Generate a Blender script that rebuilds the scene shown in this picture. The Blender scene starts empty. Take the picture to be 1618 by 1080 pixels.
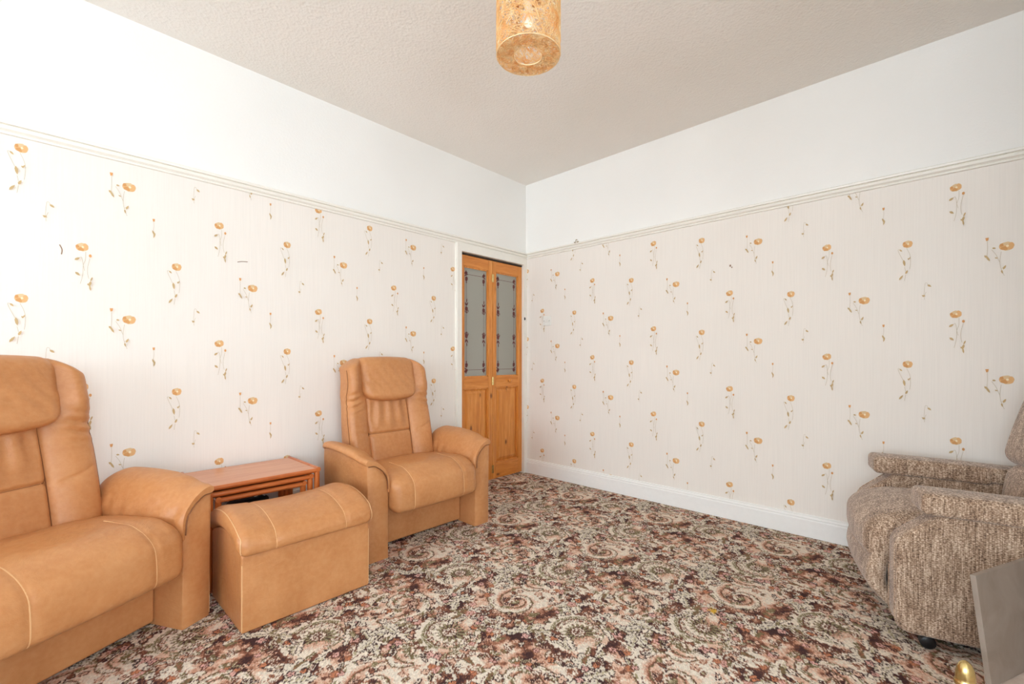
import bpy, bmesh, math, random
import numpy as np

random.seed(7)
rng = np.random.default_rng(7)
SC = bpy.context.scene
COL = SC.collection
PI = math.pi

# ------------------------------------------------------------------ helpers
def lin(r, g, b):
    def c(v):
        v /= 255.0
        return v / 12.92 if v <= 0.04045 else ((v + 0.055) / 1.055) ** 2.4
    return (c(r), c(g), c(b), 1.0)

def mesh_obj(name, verts, faces, mats, parent=None, smooth=True, idx=None, fix=True, bevel=0.0, loc=(0, 0, 0)):
    me = bpy.data.meshes.new(name)
    me.from_pydata([tuple(map(float, v)) for v in verts], [], [tuple(map(int, f)) for f in faces])
    if not isinstance(mats, (list, tuple)):
        mats = [mats]
    for m in mats:
        me.materials.append(m)
    if idx is not None:
        me.polygons.foreach_set('material_index', np.array(idx, dtype=np.int32))
    if fix:
        bm = bmesh.new(); bm.from_mesh(me)
        bmesh.ops.recalc_face_normals(bm, faces=bm.faces)
        if bevel > 0:
            bmesh.ops.bevel(bm, geom=[e for e in bm.edges if e.calc_face_angle(0) > 0.5], offset=bevel,
                            segments=2, affect='EDGES', profile=0.5)
        bm.to_mesh(me); bm.free()
    me.polygons.foreach_set('use_smooth', np.full(len(me.polygons), smooth, dtype=bool))
    if smooth and bevel == 0:
        try:
            me.set_sharp_from_angle(angle=math.radians(50))
        except Exception:
            pass
    me.update()
    o = bpy.data.objects.new(name, me)
    COL.objects.link(o)
    o.location = loc
    if parent is not None:
        o.parent = parent
    return o

def tag(o, label, cat, group=None, kind=None):
    o['label'] = label; o['category'] = cat
    if group: o['group'] = group
    if kind: o['kind'] = kind
    return o

def empty(name, loc, rz=0.0):
    o = bpy.data.objects.new(name, None); COL.objects.link(o)
    o.empty_display_size = 0.1
    o.location = loc; o.rotation_euler = (0, 0, rz)
    return o

def copy_tree(o, parent=None):
    c = o.copy(); COL.objects.link(c); c.parent = parent
    for ch in [x for x in bpy.data.objects if x.parent == o]:
        copy_tree(ch, c)
    return c

class MB:
    """collects shapes that together make ONE mesh of one thing or part"""
    def __init__(s): s.v = []; s.f = []; s.m = []
    def add(s, v, f, m=0):
        b = len(s.v); s.v += [tuple(p) for p in v]
        s.f += [tuple(i + b for i in q) for q in f]; s.m += [m] * len(f)
        return s
    def box(s, x0, x1, y0, y1, z0, z1, m=0):
        v = [(x, y, z) for x in (x0, x1) for y in (y0, y1) for z in (z0, z1)]
        f = [(0, 1, 3, 2), (4, 6, 7, 5), (0, 4, 5, 1), (2, 3, 7, 6), (0, 2, 6, 4), (1, 5, 7, 3)]
        return s.add(v, f, m)
    def tube(s, pts, r, n=8, m=0, cap=True):
        v, f = tube(pts, r, n, cap); return s.add(v, f, m)
    def lathe(s, prof, n=32, c=(0, 0, 0), axis='z', m=0):
        v, f = lathe(prof, n, c, axis); return s.add(v, f, m)
    def build(s, name, mats, parent=None, smooth=True, bevel=0.0, fix=True):
        return mesh_obj(name, s.v, s.f, mats, parent, smooth, s.m if (isinstance(mats, (list, tuple)) and bevel == 0) else None, fix, bevel)

def tube(pts, r, n=8, cap=True):
    P = np.array(pts, float); M = len(P)
    rr = np.full(M, r) if np.isscalar(r) else np.array(r, float)
    T = np.gradient(P, axis=0); T /= np.linalg.norm(T, axis=1)[:, None] + 1e-12
    up = np.array([0, 0, 1.0]) if abs(T[0][2]) < 0.9 else np.array([1.0, 0, 0])
    V = []; nrm = np.cross(T[0], up); nrm /= np.linalg.norm(nrm)
    for i in range(M):
        nrm = nrm - T[i] * np.dot(nrm, T[i]); nrm /= np.linalg.norm(nrm) + 1e-12
        b = np.cross(T[i], nrm)
        for k in range(n):
            a = 2 * PI * k / n
            V.append(P[i] + rr[i] * (math.cos(a) * nrm + math.sin(a) * b))
    F = []
    for i in range(M - 1):
        for k in range(n):
            F.append((i * n + k, i * n + (k + 1) % n, (i + 1) * n + (k + 1) % n, (i + 1) * n + k))
    if cap:
        F.append(tuple(range(n))); F.append(tuple((M - 1) * n + k for k in range(n)))
    return V, F

def lathe(prof, n=32, c=(0, 0, 0), axis='z'):
    V = []; F = []
    for (r, h) in prof:
        for k in range(n):
            a = 2 * PI * k / n
            p = (r * math.cos(a), r * math.sin(a), h)
            if axis == 'y': p = (p[0], p[2], p[1])
            if axis == 'x': p = (p[2], p[0], p[1])
            V.append((p[0] + c[0], p[1] + c[1], p[2] + c[2]))
    M = len(prof)
    for i in range(M - 1):
        for k in range(n):
            F.append((i * n + k, i * n + (k + 1) % n, (i + 1) * n + (k + 1) % n, (i + 1) * n + k))
    if prof[0][0] > 1e-6: F.append(tuple(range(n)))
    if prof[-1][0] > 1e-6: F.append(tuple((M - 1) * n + k for k in range(n)))
    return V, F

def axis_list(s, r, d, k):
    th = [math.tan(PI / 4 * i / k) * r for i in range(k + 1)]
    m = max(1, int(round(2 * (s - r) / d)))
    inner = list(np.linspace(-(s - r), s - r, m + 1))
    return np.array([-(s - r) - t for t in th[:0:-1]] + inner + [s - r + t for t in th[1:]])

def rmap(p, s, r):
    s = np.array(s); q = np.clip(p, -(s - r), s - r); d = p - q
    L = np.linalg.norm(d, axis=1); L[L < 1e-9] = 1
    return q + d / L[:, None] * r

def rbox(s, r, d=0.02, k=4, fn=None):
    """soft rounded block of half sizes s about the origin; fn bends the points"""
    if np.isscalar(d): d = (d, d, d)
    A = [axis_list(s[i], r, d[i], k) for i in range(3)]
    n = [len(a) for a in A]
    ids = {}; P = []; F = []
    def vid(i, j, l):
        key = (i, j, l)
        if key not in ids:
            ids[key] = len(P); P.append((A[0][i], A[1][j], A[2][l]))
        return ids[key]
    for l in (0, n[2] - 1):
        for i in range(n[0] - 1):
            for j in range(n[1] - 1):
                F.append((vid(i, j, l), vid(i + 1, j, l), vid(i + 1, j + 1, l), vid(i, j + 1, l)))
    for j in (0, n[1] - 1):
        for i in range(n[0] - 1):
            for l in range(n[2] - 1):
                F.append((vid(i, j, l), vid(i + 1, j, l), vid(i + 1, j, l + 1), vid(i, j, l + 1)))
    for i in (0, n[0] - 1):
        for j in range(n[1] - 1):
            for l in range(n[2] - 1):
                F.append((vid(i, j, l), vid(i, j + 1, l), vid(i, j + 1, l + 1), vid(i, j, l + 1)))
    Q = rmap(np.array(P), s, r)
    if fn is not None: Q = fn(Q)
    return Q, F

def on_box(pts, s, r, fn):
    Q = rmap(np.array(pts, float), s, r)
    return fn(Q) if fn is not None else Q

def sm(x, a, b):
    t = np.clip((x - a) / (b - a), 0, 1); return t * t * (3 - 2 * t)

def g(x, w): return np.exp(-(x / w) ** 2)

def prism(poly, a0, a1, plane='yz'):
    """polygon extruded along the remaining axis"""
    n = len(poly); V = []
    for a in (a0, a1):
        for (p, q) in poly:
            V.append({'yz': (a, p, q), 'xz': (p, a, q), 'xy': (p, q, a)}[plane])
    F = [tuple(range(n)), tuple(range(n, 2 * n))] + [(i, (i + 1) % n, n + (i + 1) % n, n + i) for i in range(n)]
    return V, F

def catmull(P, n=8, closed=True):
    P = np.array(P, float); M = len(P); out = []
    R = range(M) if closed else range(M - 1)
    for i in R:
        if closed: p0, p1, p2, p3 = P[(i - 1) % M], P[i], P[(i + 1) % M], P[(i + 2) % M]
        else: p0, p1, p2, p3 = P[max(i - 1, 0)], P[i], P[i + 1], P[min(i + 2, M - 1)]
        for t in np.linspace(0, 1, n, endpoint=False):
            out.append(0.5 * (2 * p1 + (p2 - p0) * t + (2 * p0 - 5 * p1 + 4 * p2 - p3) * t ** 2 + (3 * p1 - p0 - 3 * p2 + p3) * t ** 3))
    if not closed: out.append(P[-1])
    return np.array(out)

# ------------------------------------------------------------------ materials
class NT:
    def __init__(s, name):
        s.mat = bpy.data.materials.new(name); s.mat.use_nodes = True
        s.t = s.mat.node_tree; s.b = s.t.nodes['Principled BSDF']
    def n(s, typ, **kw):
        nd = s.t.nodes.new(typ)
        for k, v in kw.items():
            if k in nd.inputs.keys(): nd.inputs[k].default_value = v
            else: setattr(nd, k, v)
        return nd
    def l(s, a, b): s.t.links.new(a, b)
    def coords(s, scale=(1, 1, 1), kind='Object'):
        tc = s.n('ShaderNodeTexCoord'); mp = s.n('ShaderNodeMapping')
        mp.inputs['Scale'].default_value = scale
        s.l(tc.outputs[kind], mp.inputs['Vector']); return mp.outputs[0]
    def noise(s, vec, scale, detail=3, rough=0.5, dist=0.0):
        nd = s.n('ShaderNodeTexNoise'); nd.inputs['Scale'].default_value = scale
        nd.inputs['Detail'].default_value = detail; nd.inputs['Roughness'].default_value = rough
        nd.inputs['Distortion'].default_value = dist
        if vec is not None: s.l(vec, nd.inputs['Vector'])
        return nd.outputs['Fac']
    def ramp(s, fac, stops):
        r = s.n('ShaderNodeValToRGB'); e = r.color_ramp.elements
        while len(e) < len(stops): e.new(0.5)
        for i, (p, c) in enumerate(stops):
            e[i].position = p; e[i].color = c
        s.l(fac, r.inputs[0]); return r.outputs[0]
    def mix(s, fac, a, b, mode='MIX'):
        m = s.n('ShaderNodeMix'); m.data_type = 'RGBA'; m.blend_type = mode
        for sock, v in ((m.inputs[0], fac), (m.inputs[6], a), (m.inputs[7], b)):
            if hasattr(v, 'default_value'): s.l(v, sock)
            else: sock.default_value = v
        return m.outputs[2]
    def math(s, op, a, b=0.0):
        m = s.n('ShaderNodeMath'); m.operation = op
        for sock, v in ((m.inputs[0], a), (m.inputs[1], b)):
            if hasattr(v, 'default_value'): s.l(v, sock)
            else: sock.default_value = v
        return m.outputs[0]
    def bump(s, h, strength, dist=0.002, prev=None):
        b = s.n('ShaderNodeBump'); b.inputs['Strength'].default_value = strength; b.inputs['Distance'].default_value = dist
        s.l(h, b.inputs['Height'])
        if prev is not None: s.l(prev, b.inputs['Normal'])
        return b.outputs[0]
    def set(s, color=None, rough=None, normal=None, **kw):
        for key, v in (('Base Color', color), ('Roughness', rough), ('Normal', normal)):
            if v is None: continue
            if hasattr(v, 'default_value'): s.l(v, s.b.inputs[key])
            else: s.b.inputs[key].default_value = v
        for k, v in kw.items(): s.b.inputs[k.replace('_', ' ')].default_value = v
        return s.mat

def plain(name, rgb, rough=0.5, **kw):
    m = NT(name); c = m.coords()
    f = m.noise(c, 40, 2)
    a = lin(*[v * 0.99 for v in rgb]); b = lin(*rgb)
    return m.set(m.ramp(f, [(0.3, a), (0.7, b)]), rough, **kw)

def m_leather():
    m = NT('tan_leather'); c = m.coords()
    f = m.noise(c, 4.0, 5, 0.6)
    col = m.ramp(f, [(0.25, lin(180, 116, 66)), (0.55, lin(197, 134, 82)), (0.8, lin(210, 150, 98))])
    f2 = m.noise(c, 55, 3)
    col = m.mix(m.ramp(f2, [(0.35, (0, 0, 0, 1)), (0.75, (0.22, 0.22, 0.22, 1))]), col, lin(222, 172, 122))
    v = m.n('ShaderNodeTexVoronoi'); v.inputs['Scale'].default_value = 420; m.l(c, v.inputs['Vector'])
    b1 = m.bump(v.outputs['Distance'], 0.12, 0.001)
    w = m.noise(m.coords((1, 1, 0.5)), 16, 4, 0.6, 0.6)
    fold = m.noise(m.coords((1, 1, 2.2)), 7, 5, 0.7, 1.5)
    b2 = m.bump(fold, 0.22, 0.012, m.bump(w, 0.32, 0.006, b1))
    ro = m.ramp(f, [(0.3, (0.36,) * 3 + (1,)), (0.7, (0.5,) * 3 + (1,))])
    return m.set(col, ro, b2)

def m_tweed():
    m = NT('brown_tweed_weave'); c = m.coords()
    a = m.noise(m.coords((1, 1, 0.07)), 230, 2, 0.6)
    b = m.noise(m.coords((0.4, 0.4, 1)), 360, 2, 0.55)
    s1 = m.math('ADD', m.math('MULTIPLY', a, 0.38), m.math('MULTIPLY', b, 0.62))
    big = m.noise(m.coords((1, 1, 0.25)), 26, 3, 0.6)
    s2 = m.math('ADD', m.math('MULTIPLY', s1, 0.8), m.math('MULTIPLY', big, 0.2))
    col = m.ramp(s2, [(0.38, lin(78, 58, 44)), (0.46, lin(140, 112, 90)), (0.53, lin(178, 150, 126)), (0.61, lin(228, 208, 186))])
    return m.set(col, 0.9, m.bump(s1, 0.7, 0.003), Sheen_Weight=0.3)

def m_wood(name, dark, mid, light, grain='z', knots=True, rough=0.35):
    m = NT(name)
    st = {'z': (14, 14, 0.9), 'x': (0.9, 14, 14), 'y': (14, 0.9, 14)}[grain]
    c = m.coords(st)
    f = m.noise(c, 3.0, 5, 0.62, 0.8)
    f2 = m.noise(m.coords(tuple(v * 6 for v in st)), 3.0, 3, 0.6)
    s = m.math('ADD', m.math('MULTIPLY', f, 0.75), m.math('MULTIPLY', f2, 0.25))
    col = m.ramp(s, [(0.3, dark), (0.5, mid), (0.68, light)])
    if knots:
        k = {'z': (9, 9, 4.5), 'x': (4.5, 9, 9), 'y': (9, 4.5, 9)}[grain]
        v = m.n('ShaderNodeTexVoronoi'); v.inputs['Scale'].default_value = 1.0; v.inputs['Randomness'].default_value = 1.0
        m.l(m.coords(k), v.inputs['Vector'])
        ring = m.ramp(v.outputs['Distance'], [(0.0, (1, 1, 1, 1)), (0.07, (0.8,) * 3 + (1,)), (0.12, (0.15,) * 3 + (1,)), (0.2, (0, 0, 0, 1))])
        col = m.mix(ring, col, lin(112, 55, 18))
    return m.set(col, rough, m.bump(s, 0.08, 0.001), Coat_Weight=0.25, Coat_Roughness=0.25)

def m_wall(name, rgb, stripes):
    m = NT(name); c = m.coords()
    f = m.noise(c, 1.6, 3)
    a = lin(*[v * 0.985 for v in rgb]); b = lin(*rgb)
    col = m.ramp(f, [(0.3, a), (0.7, b)])
    if stripes:
        s = m.noise(m.coords((1, 1, 0.02)), 170, 2, 0.5)
        col = m.mix(m.ramp(s, [(0.4, (0, 0, 0, 1)), (0.65, (0.4,) * 3 + (1,))]), col, lin(*[v * 0.965 for v in rgb]))
        bm_ = m.bump(s, 0.25, 0.001)
    else:
        s = m.noise(c, 75, 4, 0.65)
        bm_ = m.bump(s, 0.35, 0.003)
    return m.set(col, 0.75, bm_)

def m_ceiling():
    m = NT('stippled_ceiling_paint'); c = m.coords()
    f = m.noise(c, 45, 5, 0.7)
    v = m.n('ShaderNodeTexVoronoi'); v.inputs['Scale'].default_value = 70; m.l(c, v.inputs['Vector'])
    h = m.math('ADD', f, m.math('MULTIPLY', v.outputs['Distance'], 0.5))
    col = m.ramp(m.noise(c, 1.2, 2), [(0.3, lin(239, 235, 228)), (0.7, lin(244, 240, 234))])
    return m.set(col, 0.85, m.bump(h, 0.6, 0.006))

LEATHER = m_leather()
TWEED = m_tweed()
SEAM = plain('tan_leather_piping', (226, 178, 128), 0.45)
SEAM_D = plain('dark_leather_seam', (128, 78, 42), 0.6)
UNDER = plain('black_underside_cloth', (34, 28, 24), 0.9)
PINE_Z = m_wood('orange_pine_upright', lin(188, 104, 34), lin(214, 134, 52), lin(232, 160, 80), 'z')
PINE_X = m_wood('orange_pine_across', lin(188, 104, 34), lin(214, 132, 50), lin(230, 156, 76), 'x')
TEAK_X = m_wood('teak_across', lin(160, 78, 30), lin(190, 100, 44), lin(206, 122, 62), 'x', False)
TEAK_TOP = m_wood('teak_top', lin(196, 118, 76), lin(212, 142, 98), lin(222, 160, 118), 'x', False, 0.3)
TEAK_Z = m_wood('teak_upright', lin(160, 76, 28), lin(192, 102, 44), lin(210, 126, 62), 'z', False)
WALLPAPER = m_wall('cream_wallpaper', (241, 234, 226), True)
WALL_WHITE = m_wall('white_textured_paint', (243, 241, 237), False)
CEIL = m_ceiling()
TRIM = plain('cream_gloss_paint', (242, 238, 229), 0.35)
SKIRT = plain('white_gloss_paint', (244, 243, 240), 0.35)
WHITE_PL = plain('white_plastic', (238, 236, 230), 0.35)
DARK = plain('slot_shade_paint', (60, 48, 38), 0.8)
BLACK = plain('black_plastic', (18, 18, 20), 0.4)
GREY_SLOT = plain('grey_plastic_slot', (120, 118, 116), 0.5)
BRASS = plain('polished_brass', (214, 190, 130), 0.22, Metallic=1.0)
STEEL = plain('dull_silver_metal', (190, 188, 182), 0.35, Metallic=1.0)
PETAL = plain('poppy_petal_orange', (229, 180, 124), 0.75)
PETAL2 = plain('poppy_petal_tan', (225, 195, 150), 0.75)
PETAL3 = plain('poppy_petal_amber', (216, 158, 98), 0.75)
PCENT = plain('poppy_centre_cream', (246, 226, 190), 0.75)
STEM = plain('poppy_stem_grey', (204, 192, 170), 0.75)
LEAFM = plain('poppy_leaf_ochre', (198, 170, 124), 0.75)
SCUFF = plain('wall_scuff_brown', (150, 122, 100), 0.8)
ETCH = plain('etched_wine_red', (112, 58, 56), 0.5)

def m_glass():
    m = NT('frosted_door_glass'); c = m.coords()
    f = m.noise(c, 300, 3)
    return m.set(lin(176, 174, 164), 0.38, m.bump(f, 0.25, 0.001), Transmission_Weight=0.35, IOR=1.45)
GLASS = m_glass()

def m_marble():
    m = NT('pale_pink_marble'); f = m.noise(m.coords(), 9, 6, 0.65, 1.2)
    return m.set(m.ramp(f, [(0.3, lin(206, 186, 172)), (0.6, lin(226, 210, 198)), (0.75, lin(232, 220, 210))]), 0.3)
MARBLE = m_marble()

def m_slab():
    m = NT('grey_brown_stone'); f = m.noise(m.coords(), 8, 6, 0.6, 0.8)
    f2 = m.noise(m.coords(), 160, 3)
    col = m.ramp(f, [(0.3, lin(138, 124, 112)), (0.7, lin(156, 143, 132))])
    return m.set(col, 0.6, m.bump(f2, 0.12, 0.001))
SLAB = m_slab()

def m_string():
    m = NT('golden_woven_string'); f = m.noise(m.coords(), 25, 3)
    col = m.ramp(f, [(0.3, lin(250, 206, 134)), (0.55, lin(253, 230, 180)), (0.75, lin(255, 246, 222))])
    mat = m.set(col, 0.4)
    tr = m.n('ShaderNodeBsdfTranslucent'); m.l(col, tr.inputs['Color'])
    mx = m.n('ShaderNodeMixShader'); mx.inputs[0].default_value = 0.5
    out = m.t.nodes['Material Output']
    m.l(m.b.outputs[0], mx.inputs[1]); m.l(tr.outputs[0], mx.inputs[2]); m.l(mx.outputs[0], out.inputs[0])
    return mat
STRING = m_string()

# ------------------------------------------------------------------ camera
CX, CY, CZ = -3.24374, -2.88374, 1.08
YAW = math.radians(43.4)
cam = bpy.data.cameras.new('camera'); cam.sensor_width = 36; cam.lens = 715 / 1618 * 36
cam.shift_y = 27 / 1618; cam.clip_start = 0.02
co = bpy.data.objects.new('camera', cam); COL.objects.link(co)
co.location = (CX, CY, CZ); co.rotation_euler = (PI / 2, 0, YAW - PI / 2)
SC.camera = co

# ------------------------------------------------------------------ room
X0, Y0, H = -7.0, -5.0, 2.742          # corner at the origin, walls x=0 and y=0
RAIL = 2.035

# carpet ---------------------------------------------------------------
def carpet_tile(T=0.72, N=360):
    c = (np.arange(N) + 0.5) / N * T
    X, Y = np.meshgrid(c, c, indexing='ij')
    pal = {k: np.array(lin(*v)[:3]) for k, v in dict(
        dark=(70, 38, 36), brown=(114, 68, 52), rust=(160, 106, 80), salmon=(208, 156, 130), peach=(228, 192, 168),
        cream=(238, 224, 206), pale=(230, 218, 200), olive=(126, 108, 74), sage=(190, 176, 142), green=(158, 146, 112), pink=(226, 176, 164),
        orange=(206, 132, 94)).items()}
    def per(seed, kmax, pw):
        r = np.random.default_rng(seed); a = np.zeros_like(X)
        for kx in range(-kmax, kmax + 1):
            for ky in range(-kmax, kmax + 1):
                if kx == 0 and ky == 0: continue
                a += r.normal() * (kx * kx + ky * ky) ** (-pw) * np.cos(2 * PI * (kx * X + ky * Y) / T + r.uniform(0, 6.28))
        return a / a.std()
    n1 = per(1, 5, 0.45); n2 = per(2, 14, 0.3); n3 = per(3, 24, 0.1)
    img = np.zeros((N, N, 3)); rd = np.random.default_rng(21).normal(0, 1, X.shape); v = n1 + 0.35 * n2 + 0.3 * n3 + .22 * rd
    for th, k in ((-9, 'dark'), (-1.35, 'brown'), (-.85, 'rust'), (-0.45, 'salmon'), (.1, 'peach'), (0.7, 'cream')):
        img[v > th] = pal[k]
    def loc(cx, cy, ang):
        dx = (X - cx + T / 2) % T - T / 2; dy = (Y - cy + T / 2) % T - T / 2
        ca, sa = math.cos(ang), math.sin(ang)
        return ca * dx + sa * dy, -sa * dx + ca * dy
    def put(mask, k): img[mask] = pal[k]
    def blob(cx, cy, r, k, sq=1.0, ang=0, soft=0.5):
        a, b = loc(cx, cy, ang); d = np.hypot(a, b / sq) / r + 0.14 * n2 + 0.16 * n3 + .12 * rd
        put(d < 1, k)
    def leaf(cx, cy, ang, L, W, ser, fill='pale', line='dark', curv=0.0, shade='sage'):
        a, b = loc(cx, cy, ang); u = a / L; b = b - curv * L * (u - 0.5) ** 2
        uu = np.clip(u, 0, 1)
        w = W * np.sin(PI * uu ** 0.8) ** 0.7 * (0.45 + 0.55 * np.abs(np.sin(ser * PI * uu + 1.5 * np.abs(b) / W)))
        ins = (u > 0) & (u < 1)
        put(ins & (np.abs(b) < w + 0.0052), line)
        put(ins & (np.abs(b) < w), fill)
        put(ins & (np.abs(b) < w) & (b > w * 0.45) & (b < w * .8), shade)
        put(ins & (np.abs(b) < 0.0016) & (u > 0.12) & (u < 0.8), line)
    def flower(cx, cy, r, n, fill, line='dark', cen='orange', ang=0.0):
        a, b = loc(cx, cy, ang); rho = np.hypot(a, b); th = np.arctan2(b, a)
        R = r * (0.5 + 0.5 * np.abs(np.cos(n / 2 * th)))
        put(rho < R + 0.005, line); put(rho < R, fill)
        put((rho < R) & (np.abs(np.sin(n / 2 * th)) < 0.16) & (rho > 0.35 * r) & (rho < .8 * r), line)
        put(rho < 0.24 * r, line); put(rho < 0.16 * r, cen)
    def medallion(cx, cy, R, ang, fl=1):
        a, b = loc(cx, cy, ang); b = b * fl
        rho = np.hypot(a, b) / R; th = np.arctan2(b, a)
        halo = rho + 0.10 * n2 + .06 * rd
        put((halo < 1.28) & (np.cos(th + .9) > .25 * rd), 'brown'); put((halo < 1.16) & (np.cos(th + .9) > .2 + .3 * rd), 'dark')
        put((halo < 1.12) & (np.cos(th - 2.6) > .1 + .3 * rd), 'salmon')
        put(rho < .97, 'peach'); put((rho < .97) & (halo + .2 * np.cos(th - 2.6) < .78), 'cream')
        cu = np.clip(np.cos((th - 2.2) / 2), 0, 1)
        cres = 0.30 * cu ** 0.7; inn = cu > .3
        edge = 1.0 + 0.09 * np.abs(np.sin(15 * th + 6 * rho))
        put((rho < edge + 0.07) & (rho > 0.95 - cres) & inn, 'brown')
        arm = (rho < edge) & (rho > 1.0 - cres) & inn
        put(arm, 'cream'); put(arm & (rho < 1.03 - 0.6 * cres) & (rho > 1.03 - .75 * cres), 'green'); put(arm & (rho < 1.0 - 0.88 * cres), 'olive')
        put((rho < 0.80) & (rho > 0.765), 'olive')
        put((rho < 0.765) & (rho > .5) & (np.sin(11 * th) * np.cos(30 * rho) + .3 * rd > 0.55), 'green')
        dots = (np.abs(rho - .63) < .075 + .03 * np.cos(13 * th)) & (np.cos(13 * th) > -0.55)
        put(dots, 'brown'); put((np.abs(rho - .63) < .05) & (np.cos(13 * th) > -0.2), 'pale'); put((np.abs(rho - .63) < .02) & (np.cos(13 * th) > 0.55), 'rust')
        RR = 0.43 + 0.08 * np.cos(16 * th) + .1 * np.cos(th + 1)
        put(rho < RR + 0.03, 'brown'); put(rho < RR, 'olive'); put((rho < RR) & (np.cos(16 * th) > 0.35) & (rho > .24), 'green')
        put((rho < RR) & (np.cos(16 * th) < -0.45) & (rho > .2), 'dark')
        put(rho < 0.23, 'brown'); put(rho < 0.20 + .025 * np.cos(10 * th), 'cream'); put((rho < 0.155) & (rho > 0.12), 'brown')
        put((rho < 0.13) & ((np.abs(a) < 0.03 * R) | (np.abs(b) < 0.03 * R)), 'brown')
    def scroll(cx, cy, R, ang, fl=1, turns=2.4):
        a, b = loc(cx, cy, ang); b = b * fl
        best = np.full(X.shape, 9.0); side = np.zeros_like(X); par = np.zeros_like(X)
        for ph in np.linspace(0, turns * PI, 90):
            rr = R * math.exp(-0.21 * ph); px, py = rr * math.cos(ph), rr * math.sin(ph)
            w = rr * 0.26 * (0.82 + 0.18 * abs(math.sin(5 * ph))) * min(1, 0.25 + ph)
            d = np.hypot(a - px, b - py); sd = d - w
            m_ = sd < best
            best[m_] = sd[m_]; side[m_] = (np.hypot(a, b) - rr)[m_] / w; par[m_] = ph
        put(best < 0.012 + .01 * rd, 'peach'); put(best < 0.0065, 'olive'); put(best < 0.0035, 'brown'); put(best < 0, 'cream')
        sd_ = side + .16 * rd
        put((best < 0) & (sd_ < -0.3), 'peach'); put((best < 0) & (sd_ < -0.62), 'salmon'); put((best < 0) & (sd_ < -0.85), 'rust')
        put((best < 0) & (side > 0.5) & (side < .8) & (np.sin(14 * par + 3 * side) > 0), 'green')
        put((best < 0) & (np.abs(side - 0.05 - .25 * np.sin(7 * par)) < 0.07) & (np.sin(3.5 * par) > -0.2), 'brown')
    r = np.random.default_rng(11)
    # dark grounds under the foliage
    for (cx, cy, R_, sq, an) in ((0.33, 0.33, 0.10, 0.6, 0.6), (0.66, 0.64, 0.11, 0.55, 0.3), (0.30, 0.06, 0.08, 0.7, 1.0),
                                 (0.62, 0.34, 0.09, 0.6, 2.1), (0.02, 0.33, 0.09, 0.5, 0.2), (0.36, 0.66, 0.09, 0.6, 2.6)):
        blob(cx, cy, R_ * 1.15, 'rust', sq, an); blob(cx, cy, R_ * .95, 'brown', sq, an); blob(cx, cy, R_ * 0.8, 'dark', sq, an)
    # long cream commas
    scroll(0.50, 0.13, 0.15, 0.4, 1); scroll(0.14, 0.49, 0.15, 3.5, 1)
    scroll(0.33, 0.50, 0.085, 1.6, -1, 2.0); scroll(0.68, 0.19, 0.075, 4.4, -1, 2.0)
    leaf(0.50, 0.27, 0.5, 0.20, 0.034, 6, 'cream', 'brown', 0.5); leaf(0.14, 0.63, 3.5, 0.20, 0.034, 6, 'cream', 'brown', 0.5)
    medallion(0.15, 0.17, 0.128, 0.5); medallion(0.50, 0.52, 0.128, 3.4, -1)
    for (cx, cy, an, fl) in ((.15, .17, .5, 1), (.50, .52, 3.4, -1)):
        # one flank of each medallion melts into a salmon glow and is crossed by leaves
        ca, sa = math.cos(an), math.sin(an)
        def at(u, v): return cx + ca * u - sa * v * fl, cy + sa * u + ca * v * fl
        gx, gy = at(.085, -.055)
        a_, b_ = loc(gx, gy, an); d_ = np.hypot(a_, b_ / .75) + .010 * n2 + .012 * rd
        put(d_ < .062, 'salmon'); put(d_ < .046, 'peach'); put(d_ < .026, 'cream')
        for (u, v, da, L) in ((.10, .035, 1.9, .10), (.125, -.02, 2.5, .09), (.03, -.125, .2, .12), (-.10, -.075, -.7, .11)):
            px, py = at(u, v); leaf(px, py, an + da * fl, L, .022, 5, 'cream', 'dark', .5 * fl)
    # white acanthus and lily sprays
    for (cx, cy, a0) in ((0.32, 0.33, 0.3), (0.66, 0.65, 3.2), (0.30, 0.05, 1.4), (0.64, 0.36, 4.3), (0.01, 0.32, 2.4), (0.37, 0.68, 5.2)):
        for k, (da, L, W) in enumerate(((0, 0.115, 0.026), (0.75, 0.085, 0.024), (-0.75, 0.09, 0.025), (2.4, 0.085, 0.023), (3.5, 0.08, 0.022))):
            leaf(cx, cy, a0 + da, L, W, 4, 'pale' if k % 2 == 0 else 'cream', 'dark', 0.35 * (-1) ** k)
    for (cx, cy, an) in ((0.31, 0.20, 0.3), (0.65, 0.50, 1.2), (0.02, 0.02, 0.6), (0.37, 0.40, 0.9)):
        flower(cx, cy, 0.045, 5, 'pale', 'dark', 'pink', an)
    # small pink and orange rosettes, sprigs
    keep = [(.15, .17), (.50, .52)]
    def spot():
        while True:
            q = r.uniform(0, T, 2)
            if all(np.hypot((q[0] - k_[0] + T / 2) % T - T / 2, (q[1] - k_[1] + T / 2) % T - T / 2) > .10 for k_ in keep): return q
    for k in range(75):
        cx, cy = spot()
        flower(cx, cy, r.uniform(0.011, 0.02), int(r.integers(4, 7)), ['pink', 'peach', 'orange', 'cream', 'pink'][k % 5], ['dark', 'brown', 'rust'][k % 3], 'brown', r.uniform(0, 3))
    for k in range(170):
        cx, cy = spot()
        leaf(cx, cy, r.uniform(0, 6.28), r.uniform(0.025, 0.05), r.uniform(0.004, 0.008), 2, ['sage', 'pale', 'cream', 'rust', 'cream'][k % 5], ['dark', 'brown', 'olive'][k % 3], r.uniform(-.6, .6), ['olive', 'sage', 'olive', 'brown', 'peach'][k % 5])
    return img, T

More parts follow.
